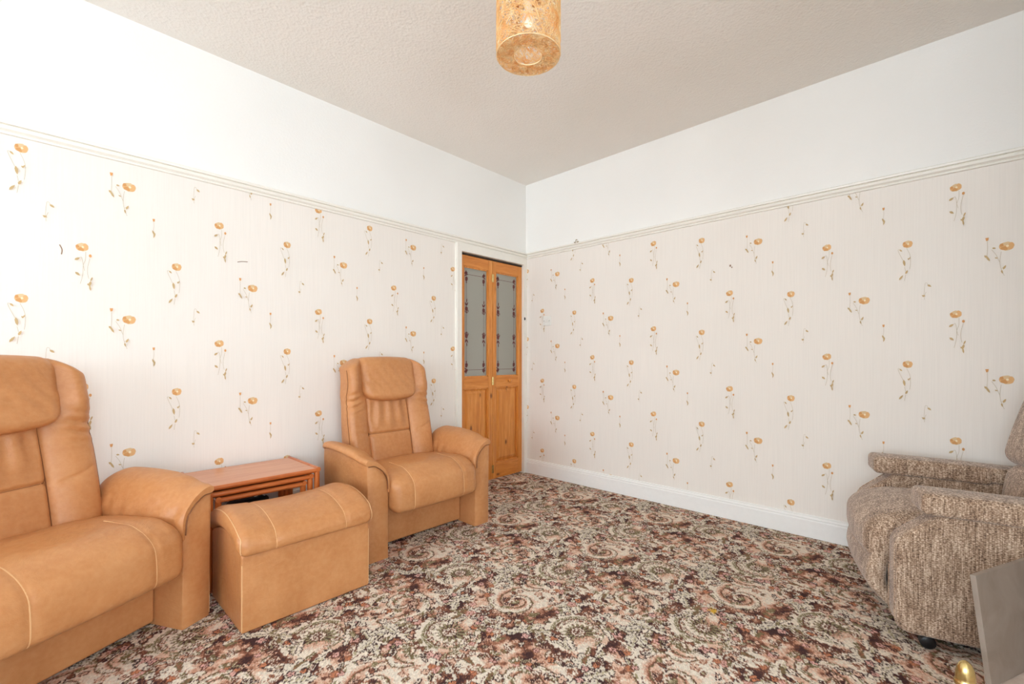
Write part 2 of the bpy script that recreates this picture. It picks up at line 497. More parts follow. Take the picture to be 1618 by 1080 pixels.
def build_floor():
    img, T = carpet_tile(); N = img.shape[0]
    STEP = 0.004
    xs = np.concatenate([[X0 - 0.6], np.arange(-3.45, 0.0, STEP), [0.0]])
    ys = np.concatenate([[Y0], np.arange(-3.3, 0.0, STEP), [0.06]])
    nx, ny = len(xs), len(ys)
    GX, GY = np.meshgrid(xs, ys, indexing='ij')
    jx = rng.normal(0, 0.0012, GX.shape); jy = rng.normal(0, 0.0012, GX.shape)
    U = GX + jx + 0.10; V = GY + jy + 0.2
    I = (np.floor((U % T) / T * N).astype(int)) % N; J = (np.floor((V % T) / T * N).astype(int)) % N
    colr = img[I, J]
    colr = colr * np.exp(rng.normal(0, 0.10, GX.shape))[..., None]
    # a yellow spot trodden into the pile
    d = np.hypot(GX + 1.237, GY + 2.174) + rng.normal(0, 0.006, GX.shape)
    colr[d < 0.016] = np.array(lin(224, 178, 60)[:3])
    GZ = rng.uniform(-0.0035, 0.0, GX.shape)
    co_ = np.stack([GX, GY, GZ], -1).reshape(-1, 3)
    idx = np.arange(nx * ny).reshape(nx, ny)
    q = np.stack([idx[:-1, :-1], idx[1:, :-1], idx[1:, 1:], idx[:-1, 1:]], -1).reshape(-1, 4)
    me = bpy.data.meshes.new('floor')
    me.vertices.add(len(co_)); me.vertices.foreach_set('co', co_.astype(np.float32).ravel())
    me.loops.add(q.size); me.loops.foreach_set('vertex_index', q.astype(np.int32).ravel())
    me.polygons.add(len(q)); me.polygons.foreach_set('loop_start', (np.arange(len(q)) * 4).astype(np.int32))
    me.update(calc_edges=True)
    at = me.attributes.new('pattern', 'FLOAT_COLOR', 'POINT')
    at.data.foreach_set('color', np.concatenate([colr.reshape(-1, 3), np.ones((nx * ny, 1))], 1).astype(np.float32).ravel())
    m = NT('patterned_axminster_carpet')
    a = m.n('ShaderNodeAttribute'); a.attribute_name = 'pattern'
    f = m.noise(m.coords(), 700, 2)
    col = m.mix(0.35, a.outputs['Color'], m.ramp(f, [(0.3, (0.55,) * 3 + (1,)), (0.7, (1, 1, 1, 1))]), 'MULTIPLY')
    m.set(col, 0.95, m.bump(f, 0.5, 0.004), Sheen_Weight=0.0)
    me.materials.append(m.mat)
    o = bpy.data.objects.new('floor', me); COL.objects.link(o)
    return tag(o, 'floor covered in brown, pink and cream scroll patterned carpet', 'floor', None, 'structure')
build_floor()

# wallpaper motifs -------------------------------------------------------
def ell(cx, cy, a, b, ang=0.0, n=16, wob=0.0, seed=0):
    r = np.random.default_rng(seed + 5); out = []
    for k in range(n):
        t = 2 * PI * k / n; s = 1 + wob * r.uniform(-1, 1)
        x, y = a * s * math.cos(t), b * s * math.sin(t)
        out.append((cx + x * math.cos(ang) - y * math.sin(ang), cy + x * math.sin(ang) + y * math.cos(ang)))
    return out
def ribbon(pts, w):
    P = catmull(pts, 6, False); T_ = np.gradient(P, axis=0); T_ /= np.linalg.norm(T_, axis=1)[:, None] + 1e-9
    Nn = np.stack([-T_[:, 1], T_[:, 0]], 1) * w / 2
    return [(tuple(P[i] + Nn[i]), tuple(P[i + 1] + Nn[i + 1]), tuple(P[i + 1] - Nn[i + 1]), tuple(P[i] - Nn[i])) for i in range(len(P) - 1)]
def lf(x0, y0, x1, y1, w):
    dx, dy = x1 - x0, y1 - y0; L = math.hypot(dx, dy); nx_, ny_ = -dy / L * w / 2, dx / L * w / 2
    return [(x0, y0), (x0 + dx * .3 + nx_, y0 + dy * .3 + ny_), (x0 + dx * .65 + nx_ * .9, y0 + dy * .65 + ny_ * .9), (x1, y1),
            (x0 + dx * .65 - nx_ * .9, y0 + dy * .65 - ny_ * .9), (x0 + dx * .3 - nx_, y0 + dy * .3 - ny_)]
# layers: (polygon, material index, lift)  1 petal 2 petal2 3 petal3 4 centre 5 stem 6 leaf
def head(cx, cy, w, h, ang):
    out = [(ell(cx, cy, w / 2, h / 2, ang, 18, 0.10, 1), 2, 1)]
    ca, sa = math.cos(ang), math.sin(ang)
    for k, (px, py, a, b, m_) in enumerate(((-.27, .02, .23, .40, 1), (-.1, -.22, .28, .24, 3), (.22, -.18, .22, .26, 1), (.05, .25, .3, .2, 2), (.3, .12, .17, .3, 1), (-.33, .2, .13, .2, 3))):
        x, y = px * w, py * h
        out.append((ell(cx + x * ca - y * sa, cy + x * sa + y * ca, a * w, b * h, ang, 10, .12, k), m_, 2))
    out.append((ell(cx + .05 * w * ca, cy + .02 * h, .10 * w, .14 * h, ang, 8), 4, 3))
    return out
def zc(k, ox, oy, sx, sy): return [((x - ox) * sx, -(y - oy) * sy) for (x, y) in k]
def motif(t):
    L = []
    if t == 'C':
        S = lambda pts: zc(pts, 175, 115, .000326, .000482)
        L += head(0, 0, .045, .036, .32)
        for p in ([(210, 155), (208, 230), (185, 290), (180, 380), (155, 470)], [(145, 222), (165, 212), (178, 240), (185, 290), (200, 340)], [(255, 215), (232, 300), (230, 360), (243, 415)]):
            L += [(list(q), 5, 1) for q in ribbon(S(p), .0016)]
        for (x0, y0, x1, y1, w) in ((96, 248, 150, 218, .010), (102, 360, 152, 392, .010), (225, 462, 262, 480, .009), (265, 435, 245, 490, .009), (262, 530, 250, 470, .006), (282, 395, 258, 440, .006)):
            a = S([(x0, y0), (x1, y1)]); L.append((lf(*a[0], *a[1], w), 6, 1))
        c = S([(258, 193)])[0]; L.append((ell(c[0], c[1], .0052, .0075, 0, 10), 3, 1))
    elif t == 'B':
        S = lambda pts: zc(pts, 710, 735, .000326, .000482)
        L += head(0, 0, .052, .040, 0.0)
        for p in ([(510, 660), (512, 740), (507, 812)], [(655, 785), (640, 880), (652, 955), (685, 1030)], [(555, 755), (600, 810), (628, 870), (640, 890)], [(655, 960), (690, 935)]):
            L += [(list(q), 5, 1) for q in ribbon(S(p), .0016)]
        for (x0, y0, x1, y1, w) in ((478, 806, 520, 840, .009), (500, 820, 538, 872, .008), (672, 968, 702, 925, .008), (655, 970, 668, 1010, .006), (585, 840, 622, 850, .005), (560, 740, 600, 747, .008)):
            a = S([(x0, y0), (x1, y1)]); L.append((lf(*a[0], *a[1], w), 6, 1))
        c = S([(507, 645)])[0]; L.append(([(c[0] - .006, c[1] + .007), (c[0] + .006, c[1] + .008), (c[0] + .004, c[1] - .006), (c[0] - .003, c[1] - .008)], 3, 1))
    elif t == 'A':
        S = lambda pts: zc(pts, 183, 88, .000444, .000602)
        L += head(0, 0, .042, .037, 0.0)
        for p in ([(112, 130), (95, 128), (100, 150), (120, 190), (142, 232)], [(175, 125), (204, 185), (210, 250), (203, 312)], [(155, 290), (165, 330)], [(165, 360), (155, 415)]):
            L += [(list(q), 5, 1) for q in ribbon(S(p), .0016)]
        for (x0, y0, x1, y1, w) in ((108, 128, 134, 150, .007), (146, 225, 158, 285, .010), (104, 405, 142, 362, .009), (164, 355, 184, 320, .009), (190, 230, 210, 205, .005), (185, 215, 196, 232, .005)):
            a = S([(x0, y0), (x1, y1)]); L.append((lf(*a[0], *a[1], w), 6, 1))
    elif t == 'E':
        S = lambda pts: zc(pts, 364, 455, .000444, .000602)
        for p in ([(378, 450), (366, 434), (352, 440), (345, 500), (343, 540), (348, 580)], [(348, 540), (362, 512)]):
            L += [(list(q), 5, 1) for q in ribbon(S(p), .0014)]
        for (x0, y0, x1, y1, w) in ((372, 450, 406, 472, .009), (322, 540, 356, 552, .007), (330, 555, 352, 538, .007)):
            a = S([(x0, y0), (x1, y1)]); L.append((lf(*a[0], *a[1], w), 6, 1))
    elif t == 'D':
        L += [(list(q), 5, 1) for q in ribbon([(0, -.005), (.001, -.03), (-.002, -.06), (0, -.085)], .0014)]
        L.append(([(-.005, .007), (.005, .008), (.004, -.005), (-.003, -.006)], 3, 1))
        L.append((lf(-.006, -.05, .006, -.078, .008), 6, 1)); L.append((lf(.006, -.062, -.001, -.09, .006), 6, 1))
    return L
MOT = {t: motif(t) for t in 'ABCDE'}
WMATS = [WALLPAPER, PETAL, PETAL2, PETAL3, PCENT, STEM, LEAFM, WALL_WHITE, SCUFF]

def paper(mb, plane, anchors, amin, amax, extra=()):
    """put the repeating sprigs on a wall; a runs to the right as one faces the wall"""
    def P(a, z, lift):
        e = 0.00025 * lift
        return (a, -e, z) if plane == 'y' else (-e, -a, z)
    for t, (a0, z0) in anchors.items():
        for i in range(-9, 10):
            for j in range(-9, 10):
                a, z = a0 + .548 * i, z0 + .2155 * i + .648 * j
                if not (amin - .05 < a < amax + .05 and .1 < z < RAIL + .12): continue
                for li, (poly, m_, lift) in enumerate(MOT[t]):
                    pts = [(min(max(a + p[0], amin), amax), min(max(z + p[1], .13), RAIL + .005)) for p in poly]
                    if max(p[0] for p in pts) - min(p[0] for p in pts) < 1e-5 or max(p[1] for p in pts) - min(p[1] for p in pts) < 1e-5: continue
                    mb.add([P(p[0], p[1], 1 + li * .4) for p in pts], [tuple(range(len(pts)))], m_)
    for (pts, m_) in extra:
        mb.add([P(p[0], p[1], 3) for p in pts], [tuple(range(len(pts)))], m_)

DX0, DX1, DTOP = -0.818, -0.044, 1.972     # door opening in wall y=0
# left wall (y = 0)
w = MB()
def quad_y(x0, x1, z0, z1, m_): w.add([(x0, 0, z0), (x1, 0, z0), (x1, 0, z1), (x0, 0, z1)], [(0, 1, 2, 3)], m_)
quad_y(X0, DX0, 0, RAIL, 0); quad_y(X0, 0, RAIL, H, 7)
paper(w, 'y', {'A': (-2.732, 1.558), 'B': (-2.922, 1.272), 'C': (-2.541, 1.165), 'D': (-2.827, 1.779), 'E': (-2.65, 1.334)}, X0 + .02, DX0 - .06,
      [(ribbon([(-3.163, 1.596), (-3.155, 1.575), (-3.157, 1.553)], .004)[k], 8) for k in range(12)] +
      [(ribbon([(-2.452, 1.628), (-2.43, 1.634), (-2.40, 1.637)], .004)[k], 8) for k in range(12)])
tag(w.build('wall_left', WMATS, None, False, fix=False), 'wall behind the leather chairs, poppy wallpaper below a picture rail, white above', 'wall', None, 'structure')
# right wall (x = 0)
w = MB()
def quad_x(y0, y1, z0, z1, m_): w.add([(0, y0, z0), (0, y1, z0), (0, y1, z1), (0, y0, z1)], [(0, 1, 2, 3)], m_)
quad_x(Y0, 0, 0, RAIL, 0); quad_x(Y0, 0, RAIL, H, 7)
paper(w, 'x', {'A': (2.209, .836), 'B': (2.571, .764), 'C': (1.847, .878), 'D': (2.108, 1.048), 'E': (2.284, 1.254)}, .012, -Y0 - .02,
      [(ell(1.852, 1.712, .006, .008, 0, 8), 8), (ell(1.862, 1.700, .004, .006, 0, 8), 8)])
tag(w.build('wall_right', WMATS, None, False, fix=False), 'wall facing the camera at right, poppy wallpaper below a picture rail, white above', 'wall', None, 'structure')
# ceiling
w = MB(); w.add([(X0 - .6, Y0, H), (0, Y0, H), (0, 0.02, H), (X0 - .6, 0.02, H)], [(0, 1, 2, 3)])
tag(w.build('ceiling', CEIL, None, False, fix=False), 'stippled off-white ceiling', 'ceiling', None, 'structure')
# window walls and chimney wall, out of view
WIN = {'x': (-4.6, -0.4, 0.65, 2.42), 'y': (-4.6, -2.6, 0.62, 2.42)}   # each window: from, to, sill, head
def window_wall(axis, name, wname, label, wlabel, lo, hi):
    a, b, z0, z1 = WIN[axis]; w = MB(); k = MB()
    def bx(m, u0, u1, d0, d1, q0, q1):
        if axis == 'x': m.box(X0 - d1, X0 - d0, u0, u1, q0, q1)
        else: m.box(u0, u1, Y0 - d1, Y0 - d0, q0, q1)
    for (u0, u1, q0, q1) in ((lo, a, 0, H), (b, hi, 0, H), (a, b, 0, z0), (a, b, z1, H)): bx(w, u0, u1, 0, .2, q0, q1)
    tag(w.build(name, [WALL_WHITE], None, False), label, 'wall', None, 'structure')
    for u in np.linspace(a, b, 4): bx(k, u - .03, u + .03, .08, .14, z0, z1)
    for q in (z0, z0 + .7 * (z1 - z0), z1): bx(k, a, b, .08, .14, q - .03, q + .03)
    tag(k.build(wname, SKIRT, None, False), wlabel, 'window', None, 'structure')
    pt = bpy.data.lights.new('window_portal', 'AREA'); pt.shape = 'RECTANGLE'; pt.cycles.is_portal = True
    po = bpy.data.objects.new('window_portal', pt); COL.objects.link(po)
    if axis == 'x':
        pt.size = z1 - z0; pt.size_y = b - a
        po.location = (X0 - .21, (a + b) / 2, (z0 + z1) / 2); po.rotation_euler = (0, -PI / 2, 0)
    else:
        pt.size = b - a; pt.size_y = z1 - z0
        po.location = ((a + b) / 2, Y0 - .21, (z0 + z1) / 2); po.rotation_euler = (PI / 2, 0, 0)
window_wall('x', 'wall_back', 'window_1', 'white wall left of the camera with a small window', 'white framed window left of the camera', Y0, 0.02)
window_wall('y', 'wall_front', 'window_2', 'white wall behind the camera with the wide window', 'wide white framed window behind the camera', X0 - .2, 0)
w = MB(); w.box(-2.05, -1.02, Y0, -3.36, 0, H)
tag(w.build('wall_chimney', [WALL_WHITE], None, False), 'chimney breast to the right of the camera', 'wall', None, 'structure')

# picture rails and skirting: profiles run along the walls
RAILP = [(0, -.002), (.010, 0), (.012, .006), (.008, .010), (.020, .018), (.024, .030), (.018, .034), (.030, .037), (.032, .046), (.026, .052), (0, .053)]
SKP = [(0, 0), (.018, 0), (.018, .100), (.014, .108), (.016, .114), (.010, .124), (.010, .130), (0, .134)]
def run(name, prof, wall, a0, a1, z0, mat, label, cat):
    mb = MB()
    pl = [(-p, z0 + q) for p, q in prof]
    v, f = prism(pl, a0, a1, 'yz') if wall == 'y' else prism(pl, a0, a1, 'xz')
    mb.add(v, f)
    return tag(mb.build(name, mat, None, False), label, cat, None, 'structure')
run('trim_1', RAILP, 'y', X0, 0, RAIL, TRIM, 'cream picture rail along the wall behind the leather chairs', 'picture rail')
run('trim_2', RAILP, 'x', Y0, -.034, RAIL, TRIM, 'cream picture rail along the wall at right', 'picture rail')
run('baseboard_left', SKP, 'y', X0, DX0 - .058, 0, SKIRT, 'white skirting board behind the leather chairs', 'skirting board')
run('baseboard_right', SKP, 'x', Y0, -.001, 0, SKIRT, 'white skirting board along the wall at right', 'skirting board')
# door casing
w = MB()
w.box(DX0 - .056, DX0, -.022, .10, 0, RAIL)
w.box(DX1, -.0005, -.016, .10, .0, RAIL)
w.box(DX0 + .0005, DX1 - .0005, -.0215, .10, DTOP, RAIL + .002)
w.box(DX0 - .050, DX0 - .040, -.027, -.022, 0, RAIL)
tag(w.build('trim_3', TRIM, None, False), 'cream painted casing round the folding pine door', 'door casing', None, 'structure')
w = MB(); w.box(DX0, DX1, .01, .05, DTOP - .014, DTOP - .001)  # fills the slot over the leaves, its shade put into the dark colour
tag(w.build('trim_4', DARK, None, False), 'dark strip painted as the shaded slot above the folding pine door', 'dark strip', None, 'structure')
w = MB()
w.box(DX0 - .3, .25, .55, .57, -.01, 2.3); w.box(DX0 - .32, DX0 - .3, .105, .57, -.01, 2.3); w.box(.25, .27, .105, .57, -.01, 2.3)
w.box(DX0 - .3, .25, .105, .57, 2.3, 2.32); w.box(DX0 - .3, .25, .105, .57, -.02, -.01)
tag(w.build('wall_hall', [plain('hall_paint', (196, 190, 178), .8)], None, False), 'hallway beyond the folding door', 'wall', None, 'structure')

# ------------------------------------------------------------------ folding pine door
door = empty('door_1', (0, 0, 0)); tag(door, 'folding orange pine door with two frosted etched glass panes', 'door', None, 'structure')
LW = (DX1 - DX0 - .006) / 2
def etch_motif(cx, cz, up):
    """rose bud with leaves, in the plane of the pane (x, z)"""
    out = []
    s = up
    out.append(ell(cx, cz, .016, .021, 0, 12, .12, 3))
    out.append(ell(cx + .004, cz - s * .028, .008, .011, .3, 8))
    for (x0, z0, x1, z1, ww) in ((0, .024, -.016, .058, .013), (0, .026, .018, .06, .013), (0, .05, .008, .09, .010), (-.018, -.012, -.006, -.036, .009), (.016, -.004, .022, -.03, .009)):
        out.append(lf(cx + x0, cz + s * z0, cx + x1, cz + s * z1, ww))
    return out
def leaf_door(x0, mirror):
    x1 = x0 + LW; z0, z1 = .012, DTOP - .018; y0, y1 = .012, .046
    sl, sr = (.050, .052) if not mirror else (.040, .052)
    gz0, gz1, pz0, pz1 = .925, 1.862, .150, .828
    a, b = x0 + sl, x1 - sr
    mb = MB()
    mb.box(x0, a, y0, y1, z0, z1); mb.box(b, x1, y0, y1, z0, z1)
    lobj = mb.build('leaf', PINE_Z, door, False, bevel=.002)
    r_ = MB()
    for (q0, q1) in ((z0, pz0), (pz1, gz0), (gz1, z1)): r_.box(a - .0005, b + .0005, y0 + .001, y1, q0, q1)
    r_.build('rail', PINE_X, lobj, False, bevel=.0015)
    # bead round the pane and the raised panel
    bd = MB()
    for (q0, q1) in ((gz0, gz1), (pz0, pz1)):
        for (u0, u1, t0, t1) in ((a, a + .010, q0, q1), (b - .010, b, q0, q1), (a, b, q0, q0 + .010), (a, b, q1 - .010, q1)):
            bd.box(u0, u1, y0 + .006, y0 + .016, t0, t1)
    bd.build('bead', PINE_Z, lobj, False)
    pn = MB()
    ins = .035
    for yy, e in ((y0 + .020, .0), (y0 + .006, ins)):
        pn.v += [(a + .008 + e, yy, pz0 + .008 + e), (b - .008 - e, yy, pz0 + .008 + e), (b - .008 - e, yy, pz1 - .008 - e), (a + .008 + e, yy, pz1 - .008 - e)]
    pn.f = [(4, 5, 6, 7)] + [(i, (i + 1) % 4, 4 + (i + 1) % 4, 4 + i) for i in range(4)]; pn.m = [0] * 5
    pn.build('panel', PINE_Z, lobj, False, fix=False)
    gl = MB(); gy = y0 + .018
    gl.box(a + .004, b - .004, gy, gy + .004, gz0 + .004, gz1 - .004)
    gx0, gx1 = a + .042, b - .042; e0, e1 = gz0 + .075, gz1 - .075
    polys = []
    for x in (gx0, gx1): polys += [[(x - .0016, e0), (x + .0016, e0), (x + .0016, e1), (x - .0016, e1)]]
    for z in (e0 - .012, e1 + .012): polys += [[(gx0, z - .0016), (gx1, z - .0016), (gx1, z + .0016), (gx0, z + .0016)]]
    for x in (gx0, gx1):
        polys += etch_motif(x, gz0 + .60 * 1 - .02, 1) + etch_motif(x, gz0 + .35, -1)
        for zc_, s in ((e0, 1), (e1, -1)):
            polys += [ell(x, zc_ + s * .028, .015, .020, 0, 12, .12, 2), ell(x, zc_ + s * .056, .006, .012, 0, 8), ell(x + (.004 if x == gx1 else -.004), zc_ - s * .022, .017, .013, .4, 12, .15, 4)]
            sg = 1 if x == gx1 else -1
            polys += [lf(x, zc_ - s * .01, x + sg * .022, zc_ + s * .008, .012), lf(x, zc_ - s * .02, x + sg * .006, zc_ - s * .048, .010), lf(x, zc_, x - sg * .016, zc_ - s * .02, .009)]
    for p in polys: gl.add([(q[0], gy - .0008, q[1]) for q in p], [tuple(range(len(p)))], 1)
    go = gl.build('glass_pane', [GLASS, ETCH], lobj, False, fix=False)
    go['label'] = 'frosted glass with wine red etched roses'
    return lobj
leaf_door(DX0 + .001, False)
l2 = leaf_door(DX0 + .004 + LW, True)
k = MB(); kx = DX0 + .004 + LW * 1.53
k.lathe([(.0, -.030), (.012, -.029), (.018, -.022), (.018, -.014), (.011, -.006), (.009, 0), (.012, .004)], 20, (kx, .010, .882), 'y')
k.build('knob', PINE_Z, l2)
hx = DX0 + .0025 + LW
for z in (1.80, .885, .10):
    h_ = MB(); h_.box(hx - .012, hx - .002, .0095, .0125, z - .035, z + .035); h_.box(hx + .002, hx + .012, .0095, .0125, z - .035, z + .035)
    h_.tube([(hx, .010, z - .036), (hx, .010, z + .036)], .0035, 10)
    h_.build('hinge', BRASS, door, False)
k = MB(); k.box(-.043, -.034, -.024, -.016, 1.45, 1.475); k.tube([(-.0385, -.028, 1.4625), (-.0385, -.022, 1.4625)], .004, 8)
tag(k.build('door_catch', BLACK, None, False), 'tiny black catch screwed to the casing right of the folding door', 'catch')

# wall plates and rail hook
pl = empty('light_switch', (0, -.263, 1.43)); tag(pl, 'small square white switch plate on the wall right of the folding door', 'switch')
k = MB(); v, f = rbox((.005, .043, .043), .003, .03, 2); k.add(v + np.array([-.005, 0, 0]), f); k.build('face_plate', WHITE_PL, pl)
for dy in (-.016, .016):
    k = MB(); k.box(-.0145, -.0095, dy - .009, dy + .009, -.014, .014); k.build('rocker', WHITE_PL, pl, False, bevel=.001)
for dy in (-.030, .030):
    k = MB(); k.lathe([(.0, -.0112), (.0035, -.0108), (.0035, -.009)], 10, (0, dy, 0), 'x'); k.build('screw', GREY_SLOT, pl)
k = MB(); k.tube(catmull([(-.006, 0, .014), (-.022, 0, .016), (-.028, .0, .004), (-.034, 0, -.012), (-.044, 0, -.016), (-.050, 0, -.008)], 5, False), .003, 8)
k.add(*rbox((.003, .010, .006), .002, .01, 2))
o = k.build('picture_hook', plain('dull_brass_hook', (170, 150, 116), .4, Metallic=.6)); o.location = (-.028, -.62, RAIL + .052)
tag(o, 'small metal picture hook on the rail right of the corner', 'hook')

# ------------------------------------------------------------------ tan leather recliner
def make_recliner():
    root = empty('leather_armchair', (0, 0, 0))
    # plinth
    v, f = rbox((.315, .27, .127), .012, .04, 3); mesh_obj('base', v + np.array([0, .065, .139]), f, LEATHER, root)
    # arms
    for s in (-1, 1):
        # upright side with a front face whose inner top corner is rounded off
        def rise(y): return .022 * sm(np.array((y + .35) / .5), 0, 1) + .012 * math.sin(PI * min(1, max(0, (y + .35) / .5)))
        core = [(.316, 0), (.318, .20), (.317, .37), (.325, .422), (.345, .466), (.382, .505), (.425, .527), (.441, .522), (.437, .25), (.432, 0)]
        sec = [(.443, .515), (.455, .530), (.443, .546), (.405, .541), (.362, .516), (.326, .470), (.309, .425), (.304, .365), (.312, .350), (.322, .42), (.345, .468), (.398, .512)]
        C1 = catmull(core[1:-1], 4, False); C1 = np.vstack([[core[0]], C1, [core[-1]]]); n = len(C1); V = []; F = []
        for (y, e) in ((-.350, .955), (-.3485, .982), (-.343, 1), (-.2, 1), (-.05, 1), (.08, 1), (.155, 1), (.165, .98)):
            for (cx_, cz_) in C1:
                zz = cz_ + rise(y) * sm(np.array(cz_), .2, .5)
                V.append((s * (.376 + (cx_ - .376) * e), y, zz if e == 1 else .26 + (zz - .26) * (1 - (1 - e) * .35) if zz > .02 else 0))
        m_ = 8
        for i in range(m_ - 1):
            for k_ in range(n): F.append((i * n + k_, i * n + (k_ + 1) % n, (i + 1) * n + (k_ + 1) % n, (i + 1) * n + k_))
        F.append(tuple(range(n))); F.append(tuple((m_ - 1) * n + k_ for k_ in range(n)))
        arm = mesh_obj('arm', V, F, LEATHER, root)
        pp = MB(); pp.tube([(s * .434, -.347, z) for z in np.linspace(.01, .48, 10)], .0018, 5); pp.build('edge_seam', SEAM, arm)
        # padded top that drapes over the inner side
        C2 = catmull(sec, 6); n = len(C2); ys = np.linspace(-.356, .175, 44); V = []; F = []
        for i, y in enumerate(ys):
            t = (y + .356) / .531
            puff = .026 * sm(np.array(t), .0, .4)
            e = 1.0
            if t < .06: e = .93 + .07 * math.sqrt(t / .06)
            if t > .86: e = math.sqrt(max(0.0, 1 - ((t - .86) / .145) ** 2)) * .72 + .28
            for (cx_, cz_) in C2:
                px_, pz_ = cx_, cz_
                d_ = np.array([cx_ - .376, cz_ - .47]); d_ = d_ / np.linalg.norm(d_)
                if cz_ > .36: px_ += d_[0] * puff * .7; pz_ += d_[1] * puff
                xx = .380 + (px_ - .380) * e; zz = .485 + (pz_ - .485) * e + rise(y)
                if cx_ < .335 and cz_ < .52: xx += .004 * math.sin(30 * t + 22 * cz_ + 2 * math.sin(9 * t)) * float(sm(np.array(.52 - cz_), 0, .1))
                if cz_ > .5: zz += .0018 * math.sin(30 * t + 30 * cx_) * (t < .4)
                V.append((s * xx, y, zz))
        for i in range(len(ys) - 1):
            for k_ in range(n):
                F.append((i * n + k_, i * n + (k_ + 1) % n, (i + 1) * n + (k_ + 1) % n, (i + 1) * n + k_))
        F.append(tuple(range(n))); F.append(tuple((len(ys) - 1) * n + k_ for k_ in range(n)))
        pad = mesh_obj('arm_pad', V, F, LEATHER, arm)
        pp = MB(); ring = [np.array(V[k_]) * np.array([1, 1, 1]) for k_ in range(int(n * .70), n)] + [np.array(V[0])]
        pp.tube([(p[0], p[1] - .0015, p[2]) for p in ring], .0026, 6); pp.build('piping', SEAM_D, arm)
    # seat cushion
    ss, sr = (.309, .285, .098), .055
    def seat_fn(p):
        q = p.copy(); x, y, z = p[:, 0], p[:, 1], p[:, 2]
        top = sm(z, -.02, .08)
        crown = .020 * (1 - (x / .31) ** 2) * (1 - (y / .30) ** 2)
        q[:, 2] += top * (crown + .012 * sm(-y, -.1, .2) - .022 * sm(y, .0, .26))
        q[:, 2] += -.03 * sm(-y, .17, .285) * top
        fr = sm(-y, .2, .285)
        q[:, 1] -= fr * (.016 * (1 - (x / .33) ** 2) + .02 * (1 - ((z + .02) / .12) ** 2)); q[:, 2] -= .032 * fr * (1 - top)
        gro = (g(np.abs(x) - .178, .008)) * (sm(-y, .02, .14))
        q[:, 2] -= .006 * gro * top; q[:, 1] += .006 * gro * fr
        q[:, 2] += .0022 * np.sin(30 * x + 5 * np.sin(18 * y)) * top * sm(y, -.1, .2)
        return q
    v, f = rbox(ss, sr, (.012, .02, .02), 6, seat_fn); off = np.array([0, -.092, .345])
    seat = mesh_obj('seat_cushion', v + off, f, LEATHER, root)
    for s in (-1, 1):
        path = [(s * .178, y, ss[2]) for y in np.linspace(-.04, -.285, 14)] + [(s * .178, -.285, z) for z in np.linspace(.095, -.085, 14)]
        pts = on_box(path, ss, sr, seat_fn) + off
        pts = pts + np.array([0, -.001, .0005]); t_ = MB(); t_.tube(pts, .0022, 6); t_.build('seam', SEAM, seat)
    # back with wings
    bs, br = (.31, .052, .435), .040
    def back_c(z):
        t = (z + .435) / .87; return t
    def back_fn(p):
        q = p.copy(); x, y, z = p[:, 0], p[:, 1], p[:, 2]; t = back_c(z); Z = z + .65
        hw = .302 + .010 * sm(t, .0, .45) - .006 * g(Z - .80, .08) - .014 * sm(Z, .83, .95) - .010 * sm(Z, 1.03, 1.085)
        q[:, 0] = x * hw / .31
        front = sm(-y, -.02, .048); ax = np.abs(x); mx_ = np.abs(x + .018)
        xs = .150 + .006 * (1 - t)
        dep = 0.016 * (1 - np.clip(mx_ / xs, 0, 1) ** 2) * front * (1 - sm(Z, .80, .84))
        side = np.clip((mx_ - xs) / (.31 - xs), 0, 1)
        bol = .030 * np.sin(PI * np.clip(side, 0, 1) * .8) * front
        q[:, 1] -= dep + bol
        q[:, 1] += front * .013 * g(mx_ - xs, .008) * (1 - sm(Z, .80, .84))
        q[:, 1] += front * .012 * g(Z - .60, .008) * (mx_ < xs)
        wing = sm(Z, .79, .93) * sm(ax, .18, .27)
        q[:, 1] -= front * .044 * wing
        rear = sm(y, .0, .05); q[:, 1] += rear * (.045 * (1 - sm(Z, .45, .85)) - .030 * sm(Z, .82, 1.0))
        q[:, 2] -= .035 * sm(ax, .2, .30) * sm(Z, .98, 1.08)
        # gathers below the wings and across the middle panel
        q[:, 1] += front * .007 * np.sin(150 * Z + 40 * ax) * g(Z - .80, .06) * sm(ax, .17, .24)
        q[:, 1] += front * .006 * np.sin(70 * x + 9 * x * (Z - .6) * 10) * sm(Z, .61, .72) * (1 - sm(Z, .78, .84)) * (mx_ < xs)
        q[:, 1] += front * .006 * g((Z - .62) - .35 * (ax - .24), .008) * sm(ax, xs, xs + .03) * (1 - sm(ax, .25, .30))
        q[:, 1] += .075 + .195 * t ** 1.05
        q[:, 2] = q[:, 2] + .65
        return q
    v, f = rbox(bs, br, (.0085, .03, .0085), 6, back_fn)
    back = mesh_obj('backrest', v, f, LEATHER, root)
    for s in (-1, 1):
        path = [(-.018 + s * (.150 + .006 * (1 - (z + .435) / .87)), -.052, z) for z in np.linspace(-.27, .165, 40)]
        t_ = MB(); t_.tube(on_box(path, bs, br, back_fn) + np.array([0, -.0015, 0]), .0018, 5); t_.build('seam', SEAM_D, back)
        path = [(s * .31, -.030, z) for z in np.linspace(-.2, .37, 40)]
        t_ = MB(); t_.tube(on_box(path, bs, br, back_fn) + np.array([s * .001, 0, 0]), .0018, 5); t_.build('side_seam', SEAM_D, back)
    path = [(x, -.052, -.05) for x in np.linspace(-.171, .135, 30)]
    t_ = MB(); t_.tube(on_box(path, bs, br, back_fn) + np.array([0, -.0015, 0]), .0018, 5); t_.build('cross_seam', SEAM_D, back)
    # head pillow
    hs, hr = (.208, .058, .142), .052
